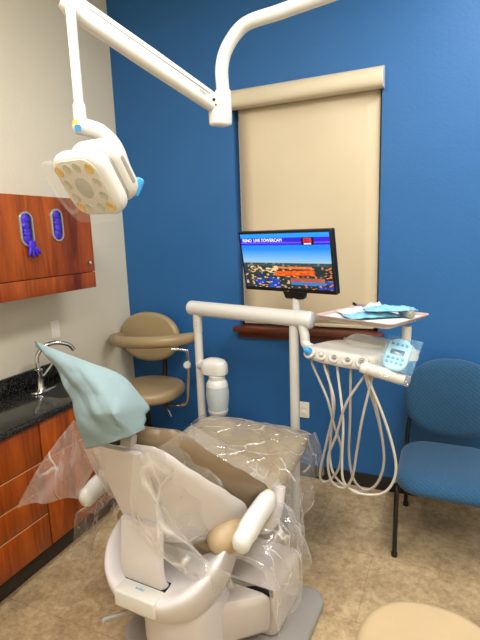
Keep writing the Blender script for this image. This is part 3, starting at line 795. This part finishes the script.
sv = thing('seat_plastic_cover', 'clear plastic sheet draped over the dental chair seat and its right side', 'plastic cover', CL(0, .1, .62))
ST = [(-.36, .52), (-.25, .56), (-.05, .585), (.15, .61), (.34, .652), (.46, .663), (.52, .655), (.60, .62)]
def zt(y):
    for (a, b), (c, d) in zip(ST, ST[1:]):
        if y <= c: return b+(d-b)*max(0, (y-a))/(c-a)
    return ST[-1][1]
def top_(u, v):
    y = lerp(-.34, .545, v); x = lerp(-.335, .335, u)
    z = zt(min(y, .50))+.020-.028*(abs(x)/.335)**6 - max(0, y-.50)*.6
    p = CL(x, y, z); return p + V((0, 0, 1))*max(-.004, crumple(V((p.x*1.1+p.y*.5, p.y*.45, p.z)), .009, 11, 3.0))
obj('top_sheet', MB().grid(40, 50, top_), 'film2', sv, angle=50, normals=False)
def side_(sx):
    def f(u, v):
        y = lerp(-.42, .545, u)
        L_ = .25 + .04*math.sin(u*13)
        out = .343 + .05*math.sin(PI*.5*v)*(1+.8*max(0, 1-abs(u-.35)*2.5)) + (.095*max(0, min(1, (.42-u)/.10))*min(1, v*5))
        z = zt(max(y, -.36))+.008 - L_*v + .07*max(0, min(1, (.42-u)/.10))*math.sin(PI*min(1, v*1.6+.1))*(1 if v < .56 else 0.9)*max(0, 1-v*1.2)
        fold = .018*math.sin(u*34+v*2)*v
        p = CL(sx*(out+fold), y+.02*v*math.sin(u*9), z)
        return p + (CM.to_3x3() @ V((sx, 0, 0)))*crumple(p, .010*v+.001, 8, 7.0+sx)
    return f
obj('side_drape', MB().grid(60, 24, side_(1)), 'film2', sv, angle=50, normals=False)
obj('side_drape', MB().grid(40, 16, side_(-1)), 'film2', sv, angle=50, normals=False)
def foot_(u, v):
    x = lerp(-.34, .36, u); p = CL(x, .545+.05*math.sin(PI*.5*v)+.015*math.sin(u*25)*v, .60-.15*v)
    return p + V((0, 1, 0))*crumple(p, .007*v, 8, 2)
obj('foot_drape', MB().grid(40, 14, foot_), 'film2', sv, angle=50, normals=False)

# ------------------------------------------------------------------ delivery frame: posts, crossbar, bottle
BL = V((.835, -.49, 1.280)); BR = V((1.650, -.615, 1.258))
bd = (BR-BL).normalized()
t = thing('delivery_post_stand', 'white two-post stand with fat tubular crossbar behind the chair foot', 'stand', (1.27, -.55, 0))
bar = MB()
pr = [(.0, -.006), (.034, -.006), (.042, .004), (.044, .012)]
Lb = (BR-BL).length
bar.lathe([(.0, -.004), (.036, -.004), (.043, .004), (.0455, .014), (.0455, Lb-.014), (.043, Lb-.004), (.036, Lb+.004), (0, Lb+.004)], frame_z(BL, bd, (0, 0, 1)), 32)
cb = obj('crossbar', bar, 'white', t)
obj('end_cap', MB().lathe([(.0462, -.085), (.0472, -.08), (.0472, -.012), (.044, .0), (.036, .006), (0, .0065)], frame_z(BR+bd*.003, bd, (0, 0, 1)), 32), 'white', cb)
PL_ = BL+bd*.055+V((0, .0, 0)); PR_ = BR-bd*.105
lp = obj('post', MB().tube([PL_+V((0, 0, -.02)), V((PL_.x, PL_.y, .30)), V((PL_.x, PL_.y, .0))], .026, 20), 'white', t)
obj('post_collar', MB().tube([PL_+V((0, 0, -.035)), PL_+V((0, 0, -.15))], .0285, 20), 'white2', lp)
for k in range(2): obj('screw', MB().ball(PL_+V((.006, -.028, -.085-.02*k)), .004), 'grey', lp)
rp = obj('post', MB().tube(catmull([PR_+V((0, 0, -.02)), V((PR_.x, PR_.y, .8)), V((PR_.x, PR_.y, .6)), V((PR_.x-.004, PR_.y, .25)), V((PR_.x-.005, PR_.y, 0))], 4), .027, 20), 'white', t)
for P_, o_ in ((PL_, lp), (V((PR_.x-.005, PR_.y, 0)), rp)): obj('floor_flange', MB().lathe([(.05, 0), (.05, .006), (.03, .012)], Matrix.Translation((P_.x, P_.y, 0)), 24), 'white2', o_)
# bottle hung on the left post
bp = V((PL_.x+.146, PL_.y-.055, 0))
def bz(z): return .905 + (z-.96)*1.02
hd = obj('bottle_holder', MB().skin([[bp+V((-.022+a*k*1.15, .012+b*k*1.1, bz(z))) for a, b in rrect(.15, .10, .045, 8)] for k, z in ((.82, .935), (.97, .94), (1.0, .955), (1.0, .975), (.97, 1.0), (.80, 1.02), (.45, 1.032), (.1, 1.035))]).tube([V((PL_.x, PL_.y, bz(.975))), bp+V((0, 0, bz(.975)))], .034, 12), 'white', t, angle=50)
obj('bottle_neck', MB().lathe([(r_*1.32, bz(z_)) for r_, z_ in [(.034, .905), (.038, .91), (.038, .932), (.033, .936)]], Matrix.Translation(bp), 28), 'white2', hd)
bt = obj('water_bottle', MB().lathe([(r_*1.32, bz(z_)) for r_, z_ in [(.0, .682), (.036, .682), (.042, .69), (.046, .72), (.053, .79), (.054, .83), (.050, .87), (.046, .885)]], Matrix.Translation(bp), 32), 'bottle', hd, label='frosted half-clear water bottle')
obj('bottle_cap', MB().lathe([(r_*1.32, bz(z_)) for r_, z_ in [(.0515, .868), (.049, .885), (.043, .9), (.036, .91), (0, .91)]], Matrix.Translation(bp), 32), 'white', bt)
obj('bottle_base', MB().lathe([(r_*1.32, bz(z_)) for r_, z_ in [(0, .680), (.034, .680), (.0425, .688), (.0478, .715), (.0475, .72)]], Matrix.Translation(bp), 32), 'white', bt)

# ------------------------------------------------------------------ delivery console
ang = math.radians(-20); CF = Matrix.Translation((1.90, -.84, 1.128)) @ Euler((0, 0, ang)).to_matrix().to_4x4() @ Euler((math.radians(-4), 0, 0)).to_matrix().to_4x4()
def cf(x, y, z): return CF @ V((x, y, z))
t = thing('delivery_unit', 'white dental delivery console with hanging hoses and blue keypad', 'dental unit', cf(0, .1, -.05))
# body: front bulge and rising back
oF = rounded([(-.235, -.035), (-.20, .10), (-.02, .20), (.12, .23), (.18, .19), (.175, .05), (.135, -.055), (.04, -.085), (-.15, -.075)], .075, 6)
mb = MB(); rings = []
for k, z, r in ((.55, -.035, 0), (.90, -.036, 0), (.985, -.028, 0), (1.0, -.012, 0), (1.0, .012, 0), (.985, .026, .3), (.94, .033, .6), (.85, .036, .9), (.6, .038, 1), (.3, .04, 1)):
    rings.append([cf(x*k, .05+(y-.05)*k, z + r*.035*max(0, min(1, (y*k+.02)/.2)) ) for x, y in oF])
mb.skin(rings)
hd = obj('console_body', mb, 'white', t, angle=60)
# raised rear hood
hood = MB().prism(sellipse(.37, .20, 2.5, 56), -.02, .085, .075, CF @ Matrix.Translation((.06, .165, 0)) @ Euler((math.radians(-6), math.radians(4), math.radians(6))).to_matrix().to_4x4(), 8, r2=.075)
obj('console_hood', hood, 'white', hd, angle=60)
for k in range(5):
    x = -.185+.072*k
    F = CF @ frame((x, -.068, .005), (1, 0, 0), (0, .5, .85), (0, -.85, .5))
    h = obj('handpiece_holder', MB().lathe([(.026, -.012), (.031, -.002), (.031, .008), (.026, .013), (.017, .013), (.015, .0)], F, 24), 'white2', t)
    if k >= 1:
        obj('valve', MB().lathe([(.006, 0), (.006, .014), (.010, .016), (.010, .022), (.004, .03), (0, .03)], F @ Matrix.Translation((.004, 0, .004)) @ Euler((.3, .2, 0)).to_matrix().to_4x4(), 12), 'white2' if k == 1 else 'steel', h)
    else:
        obj('barrier_wrap', MB().lathe([(.010, -.03), (.019, -.01), (.021, .02), (.013, .045), (.008, .05)], F, 12), 'bluetape', h)
# support arm from the crossbar
obj('support_arm', MB().tube(catmull([BR+V((-.05, -.005, -.02)), BR+V((-.035, -.015, -.08)), BR+V((-.02, -.03, -.13)), cf(-.21, .04, .0)], 6), [.026]*13+[.022]*6, 16), 'white', t)
# keypad
KF = frame_z(at(397.5, 355, -.90), (-.12, -.80, .58), (.95, -.1, -.22))
kp = obj('keypad', MB().prism(rrect(.108, .15, .045, 8), -.010, .012, .008, KF), 'pad', t)
obj('keypad_screen', MB().prism(rrect(.062, .024, .004), .012, .0145, .001, KF @ Matrix.Translation((0, .008, 0))), 'lcd', kp)
for j, (yy, n) in enumerate(((.045, 4), (-.022, 4), (-.042, 4))):
    for i in range(n): obj('key_button', MB().prism(rrect(.014, .012, .005, 4), .012, .015, .001, KF @ Matrix.Translation(((i-(n-1)/2)*.021, yy, 0))), 'key', kp)
obj('keypad_barrier', MB().grid(14, 14, lambda u, v: KF @ V(((u-.5)*.155+.015, (v-.5)*.16, .0185+.006*noise.noise(V((u*6, v*6, 1)))))), 'padfilm', kp, normals=False)
obj('keypad_arm', MB().tube(catmull([cf(.16, .08, .01), KF @ V((-.03, .0, -.04)), KF @ V((0, -.01, -.008))], 5), .022, 12), 'white', t)
# grab handle
H0 = at(366, 368, -.95); H1 = at(404, 380, -.93)
hn = obj('grab_handle', MB().tube([H0+(H0-H1)*.15, H0, lerp(H0, H1, .5), H1], [.026, .029, .027, .021], 16), 'white', t)
def wrapf(u, v):
    a = 2*PI*v; p = lerp(H0, H1, -.0+1.14*u); r = .030 - .006*u + .004*noise.noise(V((u*14, math.cos(a)*2, math.sin(a)*2)))
    d = (H1-H0).normalized(); e1 = d.orthogonal().normalized(); e2 = d.cross(e1)
    return p+(e1*math.cos(a)+e2*math.sin(a))*r
obj('handle_barrier', MB().grid(16, 24, wrapf), 'film', hn, normals=False)
# hoses (each loops from a holder down and back up under the console)
def hstart(k): return cf(-.185+.072*k, -.045, -.028)
UB = [at(366+2*k, 374, -.92) for k in range(4)]
hoses = [
 (hstart(0), [(327,398),(334,425),(341,448),(338,470),(326,482),(320,474),(327,440),(333,408)], hstart(1)+V((.0, .03, 0)), -.93, 'hose'),
 (hstart(1), [(334,400),(331,432),(330,460),(337,479),(356,491),(374,487),(383,468),(383,445),(377,415)], UB[0], -.90, 'hose2'),
 (hstart(2), [(343,420),(342,460),(344,482),(358,493),(380,494),(392,484),(396,466),(391,440),(381,410)], UB[1], -.96, 'hose2'),
 (hstart(3), [(350,420),(349,455),(354,480),(366,490),(378,482),(384,460),(380,425)], UB[2], -.93, 'hose'),
 (hstart(4), [(346,404),(336,436),(328,458),(331,480),(343,488),(352,478),(357,450),(362,420)], UB[3], -.98, 'hose')]
for a_, pts, b_, y, mt in hoses:
    n = len(pts)
    P_ = [a_, a_+V((0, 0, -.03))]+[at(a, b, y+.02*math.sin(3*k/n)) for k, (a, b) in enumerate(pts)]+[b_+V((0, 0, -.02)), b_]
    obj('handpiece_hose', MB().tube(catmull(P_, 8), .0062, 10), mt, t)
# tray arm
obj('tray_post', MB().tube(catmull([cf(.17, .17, .02), at(402, 352, -.80), at(406, 340, -.80), at(407, 326, -.80)], 5), .021, 14), 'white', t)

# tray and what lies on it
TF = Matrix.Translation((1.985, -.775, 1.325)) @ Euler((0, 0, math.radians(-24))).to_matrix().to_4x4() @ Euler((math.radians(0), math.radians(0), 0)).to_matrix().to_4x4()
t = thing('instrument_tray', 'mauve instrument tray above the white delivery console', 'tray', TF.to_translation())
tw, td = .42, .34
o1 = rrect(tw, td, .03); 
rings = [[TF @ V((x*k, y*k, z)) for x, y in o1] for k, z in ((.5, -.010), (.93, -.010), (.96, -.005), (1.0, .003), (1.0, .006), (.965, .005), (.935, -.004), (.5, -.005))]
obj('tray_pan', MB().skin(rings), 'tray', t)
obj('tray_holder', MB().prism(rrect(tw*.8, td*.8, .03), -.026, -.013, .004, TF), 'white', t)
tag(obj('tray_paper', MB().grid(12, 10, lambda u, v: TF @ V(((u-.5)*.385, (v-.5)*.305, -.003+.002*noise.noise(V((u*5, v*5, 0)))))), 'linerpaper', solid=.0008), 'white paper liner lying flat in the mauve tray', 'tray paper')
def pouch(x, y, w_, h_, rz, mat, label, z=.002, lift=.018, cat='pouch'):
    F = TF @ Matrix.Translation((x, y, z)) @ Euler((.0, 0, math.radians(rz))).to_matrix().to_4x4()
    def f(u, v):
        a, b = (u-.5)*w_, (v-.5)*h_; e = min(1, 4*min(u, 1-u))*min(1, 4*min(v, 1-v))
        return F @ V((a, b, .003+lift*e*(.7+.5*noise.noise(V((u*5+x*20, v*4, rz))))+.006*abs(noise.noise(V((u*9, v*9, x*30))))))
    mb = MB().grid(18, 18, f)
    def g(u, v):
        p = f(u, v); q = F @ V(((u-.5)*w_, (v-.5)*h_, .001)); return q
    mb.grid(18, 18, g); bmesh.ops.remove_doubles(mb.bm, verts=mb.bm.verts[:], dist=.0003)
    return tag(obj(('sterile_pouch' if cat == 'pouch' else cat.replace(' ', '_')), mb, mat, angle=30), label, cat)
pouch(.02, -.03, .13, .25, -34, 'pouch_blue', 'wide aqua sterilisation pouch lying across the middle of the tray')
pouch(.085, .02, .10, .23, -48, 'pouch_blue', 'narrow aqua pouch raised on top nearest the steel tube', .030, .02)
pouch(-.085, .025, .10, .20, -34, 'pouch_white', 'white paper-backed pouch at the console side of the tray', .003, .02)
pouch(-.03, .07, .09, .10, 20, 'linerpaper', 'crumpled white tissue at the back of the tray', .02, .03, 'tissue')
ic = thing('steel_tube', 'short grey steel tube lying at the right end of the tray', 'tube', TF @ V((.145, .02, .018)))
p0, p1 = TF @ V((.115, .075, .020)), TF @ V((.185, .03, .020))
obj('barrel', MB().tube([p0, p1], .019, 18), 'steel', ic); obj('tip', MB().tube([p1, lerp(p0, p1, 1.12)], [.012, .011], 16), 'grey', ic)
for k in range(2):
    a, b = TF @ V((-.15+.03*k, .09-.03*k, .03)), TF @ V((-.02+.03*k, .045-.03*k, .032))
    hi = thing('dental_mirror' if k == 0 else 'dental_probe', ('thin steel mirror handle lying on the white pouch', 'thin steel probe poking out of the wide aqua pouch')[k], 'instrument', a)
    obj('handle', MB().tube([a, b], .004, 10), 'steel', hi); obj('tip', MB().tube([a, lerp(a, b, -.12)], [.003, .008], 10), 'black', hi)

# ------------------------------------------------------------------ monitor
MC = at(284.6, 262, -.60); yaw = math.radians(-17); tilt = math.radians(-10)
MF = Matrix.Translation(MC) @ Euler((0, 0, yaw)).to_matrix().to_4x4() @ Euler((math.radians(90)-tilt, 0, 0)).to_matrix().to_4x4()
mw, mh = .605, .338
t = thing('monitor', 'black flat monitor showing a skyline broadcast in front of the shade', 'monitor', MC+V((0, .05, -.3)))
obj('bezel', MB().prism(rrect(mw, mh, .008, 4), -.035, .0, .005, MF), 'black', t)
sw, shh = mw-.03, mh-.036
NX, NY = 200, 112
sb = MB().grid(NX, NY, lambda u, v: MF @ V(((u-.5)*sw, (v-.5)*shh+.004, .0012)))
def pic(u, v):
    rnd = lambda a, b, k=0: noise.noise(V((a, b, k)))
    if v > .925: return lin((20, 150, 250))
    if .79 < v <= .925:
        if v < .80 or .825 < v < .845: return lin((120, 90, 250)) if .825 < v < .845 else lin((50, 20, 220))
        return lin((40, 16, 215))
    if v > .47:
        k = (v-.47)/.32; a = lin((140, 200, 225)); b = lin((0, 134, 250)); k = min(1, k*1.3)
        c = [a[i]+(b[i]-a[i])*k for i in range(3)]
        if v < .53+.03*rnd(u*4, 1): c = [c[i]*.75+lin((190, 170, 160))[i]*.25 for i in range(3)]
        return tuple(c)+(1,)
    hz = .47+.012*rnd(u*10, 3)
    n = rnd(u*14, v*20, 2); n2 = rnd(u*26, v*34, 5); n3 = rnd(u*7, v*12, 8)
    if v > .41+.02*n3: return lin((40+30*max(0, n), 70+20*n, 80)) if n2 < .25 else lin((110, 120, 120))
    # orange roofs
    if .36+.02*n3 < v < .405 and .42 < u < .80: return lin((230, 120+40*n2, 50))
    if abs(v-(.27+.08*(u-.4)))<.045 and .38 < u < .82: return lin((226+20*n2, 92+50*n2, 24))
    if abs(v-(.34+.1*n))<.02 and .08 < u < .42: return lin((232, 196, 140))
    if v < .2 and .55 < u < .92 and v > .07+.02*n: return lin((170+40*n2, 92+30*n, 70)) if v > .13 else lin((60, 120, 190))
    if n2 > .28: return lin((220, 170, 110)) if u < .6 else lin((230, 130, 60))
    if v < .24 and n3 > -.05 and (u < .42 or u > .85): return lin((20, 70+30*n, 170))
    return lin((30+30*max(0, n), 46+30*max(0, n), 52+20*n))
cl = sb.bm.loops.layers.float_color.new('picture')
for f in sb.bm.faces:
    for l in f.loops:
        w3 = MF.inverted() @ l.vert.co
        c = pic(w3.x/sw+.5, (w3.y-.004)/shh+.5)
        l[cl] = (max(0, c[0]), max(0, c[1]), max(0, c[2]), 1)
sco = obj('screen', sb, 'screen', t, normals=False)
obj('caption_lettering', text_mb('RENO  LIVE TOWERCAM', .0245, MF @ Matrix.Translation((-sw*.475, shh*(.88-.5)-.0035, .0018))), 'letters', sco)
lx, ly = sw*(.775-.5), shh*(.855-.5)+.004
obj('caption_tile', MB().box((lx, ly, .0018), (.075, .040, .0006), M4=MF), 'black', sco)
obj('channel_tile', MB().box((lx, ly+.004, .0024), (.048, .026, .0006), M4=MF), 'redlogo', sco)
obj('channel_lettering', text_mb('K2', .022, MF @ Matrix.Translation((lx-.016, ly-.0045, .003))), 'dark', sco)
obj('channel_strip', MB().box((lx, ly-.0135, .0024), (.044, .005, .0006), M4=MF), 'letters', sco)
obj('maker_mark', text_mb('LG', .010, MF @ Matrix.Translation((-.006, -mh/2+.0035, .0012))), 'grey', t)
hp = obj('hinge', MB().prism(rounded([(-.075, .02), (.075, .02), (.06, -.03), (-.06, -.03)][::-1], .012), -.04, -.005, .006, MF @ Matrix.Translation((.03, -mh/2-.012, 0))), 'black', t)
pb_ = MF @ V((.03, -mh/2-.03, -.03))
ptop = V((pb_.x, pb_.y, pb_.z)); 
obj('stand_post', MB().tube([ptop+V((0, .0, .01)), ptop+V((0, .0, -.05)), V((ptop.x, ptop.y+.0, 1.30)), V((ptop.x, lerp(BL, BR, .8).y+.045, 1.262))], [.024, .024, .024, .024], 16), 'white', t)

# ------------------------------------------------------------------ ceiling-hung operating light
t = thing('operatory_light', 'white dental operatory light on a jointed arm over the chair headrest', 'dental light', atd(222, 100, 1.85))
J = atd(217, 104, 1.84); PT = atd(222, 66, 1.84); PC = atd(246, 24, 1.80); PO = atd(322, -3, 1.66)
J2 = V((PT.x, PT.y, 0))
c1 = V((PT.x, PT.y, PT.z)); 
d_out = (PO-PC).normalized()
pole = catmull([V((PT.x, PT.y, J.z-.06)), V((PT.x, PT.y, J.z+.05)), PT, atd(229, 44, 1.825), PC, lerp(PC, PO, .45), PO, PO+d_out*.35, PO+d_out*.6], 7)
pend = PO+d_out*.6
pole += catmull([pend, pend+d_out*.06+V((0, 0, .03)), pend+d_out*.09+V((0, 0, .12)), V((pend.x+d_out.x*.09, pend.y+d_out.y*.09, ZC))], 6)[1:]
obj('pole', MB().tube(pole, .0255, 18), 'white', t)
obj('pole_ceiling_plate', MB().lathe([(.09, -.03), (.10, -.02), (.10, 0)], Matrix.Translation((pole[-1].x, pole[-1].y, ZC)), 28), 'white', t)
obj('pole_socket', MB().lathe([(.022, -.075), (.030, -.07), (.032, -.04), (.032, .05), (.030, .055)], Matrix.Translation((PT.x, PT.y, J.z)), 24), 'white', t)
A0 = atd(219, 107, 1.83); A1 = atd(66, 2, 1.50)
ad = (A1-A0).normalized()
AF = frame_z(A0, ad, (0, 0, 1)); Lr = (A1-A0).length
ar = MB(); rings = []
for s, k in ((-.012, .55), (-.002, .9), (.02, 1.0), (.10, 1.05), (Lr*.5, 1.12), (Lr-.03, 1.12), (Lr-.005, 1.0), (Lr+.015, .7)):
    rings.append([AF @ V((a*k, b*k, s)) for a, b in rrect(.066, .05, .02, 6)])
ar.skin(rings); arm = obj('spring_arm', ar, 'white', t, angle=50)
sdn = AF.to_3x3() @ V((0, 1, 0))
sgn = 1 if sdn.dot(CP-A0) > 0 else -1
obj('arm_groove', MB().box((.012, sgn*.0285, Lr*.5), (.002, .002, Lr*.8), M4=AF), 'grey', arm)
obj('arm_mark', text_mb('adec', .016, AF @ frame((-.004, sgn*.0268, .105), (0, 0, -1), (1, 0, 0), (0, sgn, 0))), 'grey', arm)
obj('arm_screw', MB().ball(AF @ V((.0, sgn*.026, .04)), .006).ball(AF @ V((-.012, sgn*.024, .025)), .004), 'dark', arm)
obj('joint_block', MB().box(A0+V((.0, 0, -.035)), (.075, .05, .07), (0, 0, math.atan2(ad.y, ad.x)), .012, 3), 'white', arm)
# drop tube
DT = atd(70, 4, 1.47); DB = V((DT.x, DT.y, atd(80, 118, 1.47).z))
DBp = atd(80.5, 120, 1.47)
obj('drop_tube', MB().tube([DT+V((0, 0, .02)), DB], .0155, 16), 'white', t)
obj('tube_collar', MB().lathe([(.016, .06), (.020, .055), (.021, 0), (.019, -.006)], Matrix.Translation(DB), 20), 'white', t)
# yoke
Yp = [atd(73, 125, 1.45), atd(88, 128, 1.46), atd(103, 134, 1.47), atd(115, 147, 1.48), atd(123, 168, 1.49), atd(131, 192, 1.50)]
yk = catmull(Yp, 6)
mbk = MB(); mbk.tube(yk, [.012, .022]+[.025]*10+[.023]*(len(yk)-14)+[.018, .012], 18, flat=1.25, up=(.3, -.3, .9))
yo = obj('yoke', mbk, 'white2', t, angle=60)
yd = (CP-Yp[0]).normalized()
NF = frame_z(atd(77, 126.5, 1.418), yd, RT)
obj('yellow_sticker', MB().prism(rrect(.014, .012, .003), 0, .004, 0, NF @ Matrix.Translation((-.004, .012, 0))), 'yellow', yo)
obj('blue_sticker', MB().prism(rrect(.018, .02, .005), 0, .004, 0, NF @ Matrix.Translation((.002, -.005, 0))), 'blueink', yo)
# head: plate faces down toward the chair and slightly to camera
c = [atd(72, 162, 1.42), atd(118, 160, 1.40), atd(129, 206, 1.36), atd(83, 212, 1.38)]
hx = atd(113, 178, 1.40)-atd(60, 180, 1.43); HC = atd(86, 184, 1.41)
HC = atd(85, 187.5, 1.385)
vd = (HC-CP).normalized(); r_ax = (RT-vd*RT.dot(vd)).normalized(); u_ax = r_ax.cross(vd)
Xh = r_ax*.641+u_ax*.049-vd*.766; Yh = r_ax*-.414+u_ax*.863-vd*.291
nz = Xh.cross(Yh).normalized()
LF = frame_z(HC, nz, Xh)
def squircle(w_, h_): return rrect(w_, h_, .055, 9)
hd = obj('lamp_head', MB().prism(squircle(.208, .200), -.052, .0, .020, LF, 6), 'white', t, angle=60)
obj('lamp_face', MB().prism(rrect(.176, .170, .045, 9), -.004, .0025, .002, LF), 'lampface', hd)
ln = []
for (x, y, r_, am) in [(-.068, .056, .0165, 1), (-.028, .062, .0155, 0), (.014, .062, .0155, 0), (.062, .056, .0165, 1), (-.062, .014, .0155, 0), (.064, .014, .0155, 0), (-.058, -.030, .0155, 0), (.062, -.028, .0155, 0), (-.062, -.062, .0165, 1), (-.028, -.064, .0155, 0), (.026, -.064, .0155, 0), (.066, -.064, .0165, 1)]:
    obj('lens', MB().lathe([(r_, 0), (r_, .0012), (r_*.9, .0022), (r_*.6, .0012), (0, .0008)], LF @ Matrix.Translation((x, y, .0022)), 20), 'lens_amber' if am else 'lens', hd, label='amber lens' if am else None)
obj('center_lens', MB().prism(sellipse(.062, .066, 2.2, 32), .002, .004, .001, LF), 'lens_grey', hd)
B2 = LF @ Matrix.Translation((.012, .004, 0))
bk = obj('rear_housing', MB().prism(rrect(.196, .190, .06, 9), -.112, -.056, .024, B2, 6), 'white', hd, angle=60)
obj('housing_gap', MB().prism(rrect(.182, .176, .05, 8), -.060, -.046, 0, LF @ Matrix.Translation((.006, .002, 0))), 'grey', hd)
obj('side_slot', MB().prism(rrect(.012, .085, .006), .0, .003, .001, B2 @ frame((.097, 0, -.084), (0, 0, -1), (0, 1, 0), (1, 0, 0))), 'grey', bk)
obj('side_handle', MB().tube(catmull([LF @ V(p) for p in ((-.100, .075, -.02), (-.125, .078, .0), (-.134, .0, .006), (-.125, -.078, .0), (-.100, -.075, -.02))], 6), .006, 12), 'shield', hd)
obj('clear_shield', MB().prism(rrect(.215, .21, .05, 9), .012, .0135, .0005, LF @ Matrix.Translation((-.012, -.006, 0))), 'shield', hd)
obj('blue_barrier', MB().prism(rrect(.03, .06, .012), -.008, .008, .006, frame_z(atd(137, 187, 1.47), -vd, r_ax*.85-u_ax*.4)), 'bluetape', hd)

# ------------------------------------------------------------------ world & view
wd = bpy.data.worlds.new('room_air'); SC.world = wd; wd.use_nodes = True
wd.node_tree.nodes['Background'].inputs[0].default_value = (.9, .93, 1, 1); wd.node_tree.nodes['Background'].inputs[1].default_value = .15
SC.view_settings.view_transform = 'Standard'
SC.view_settings.look = 'None'
SC.view_settings.exposure = 0.0
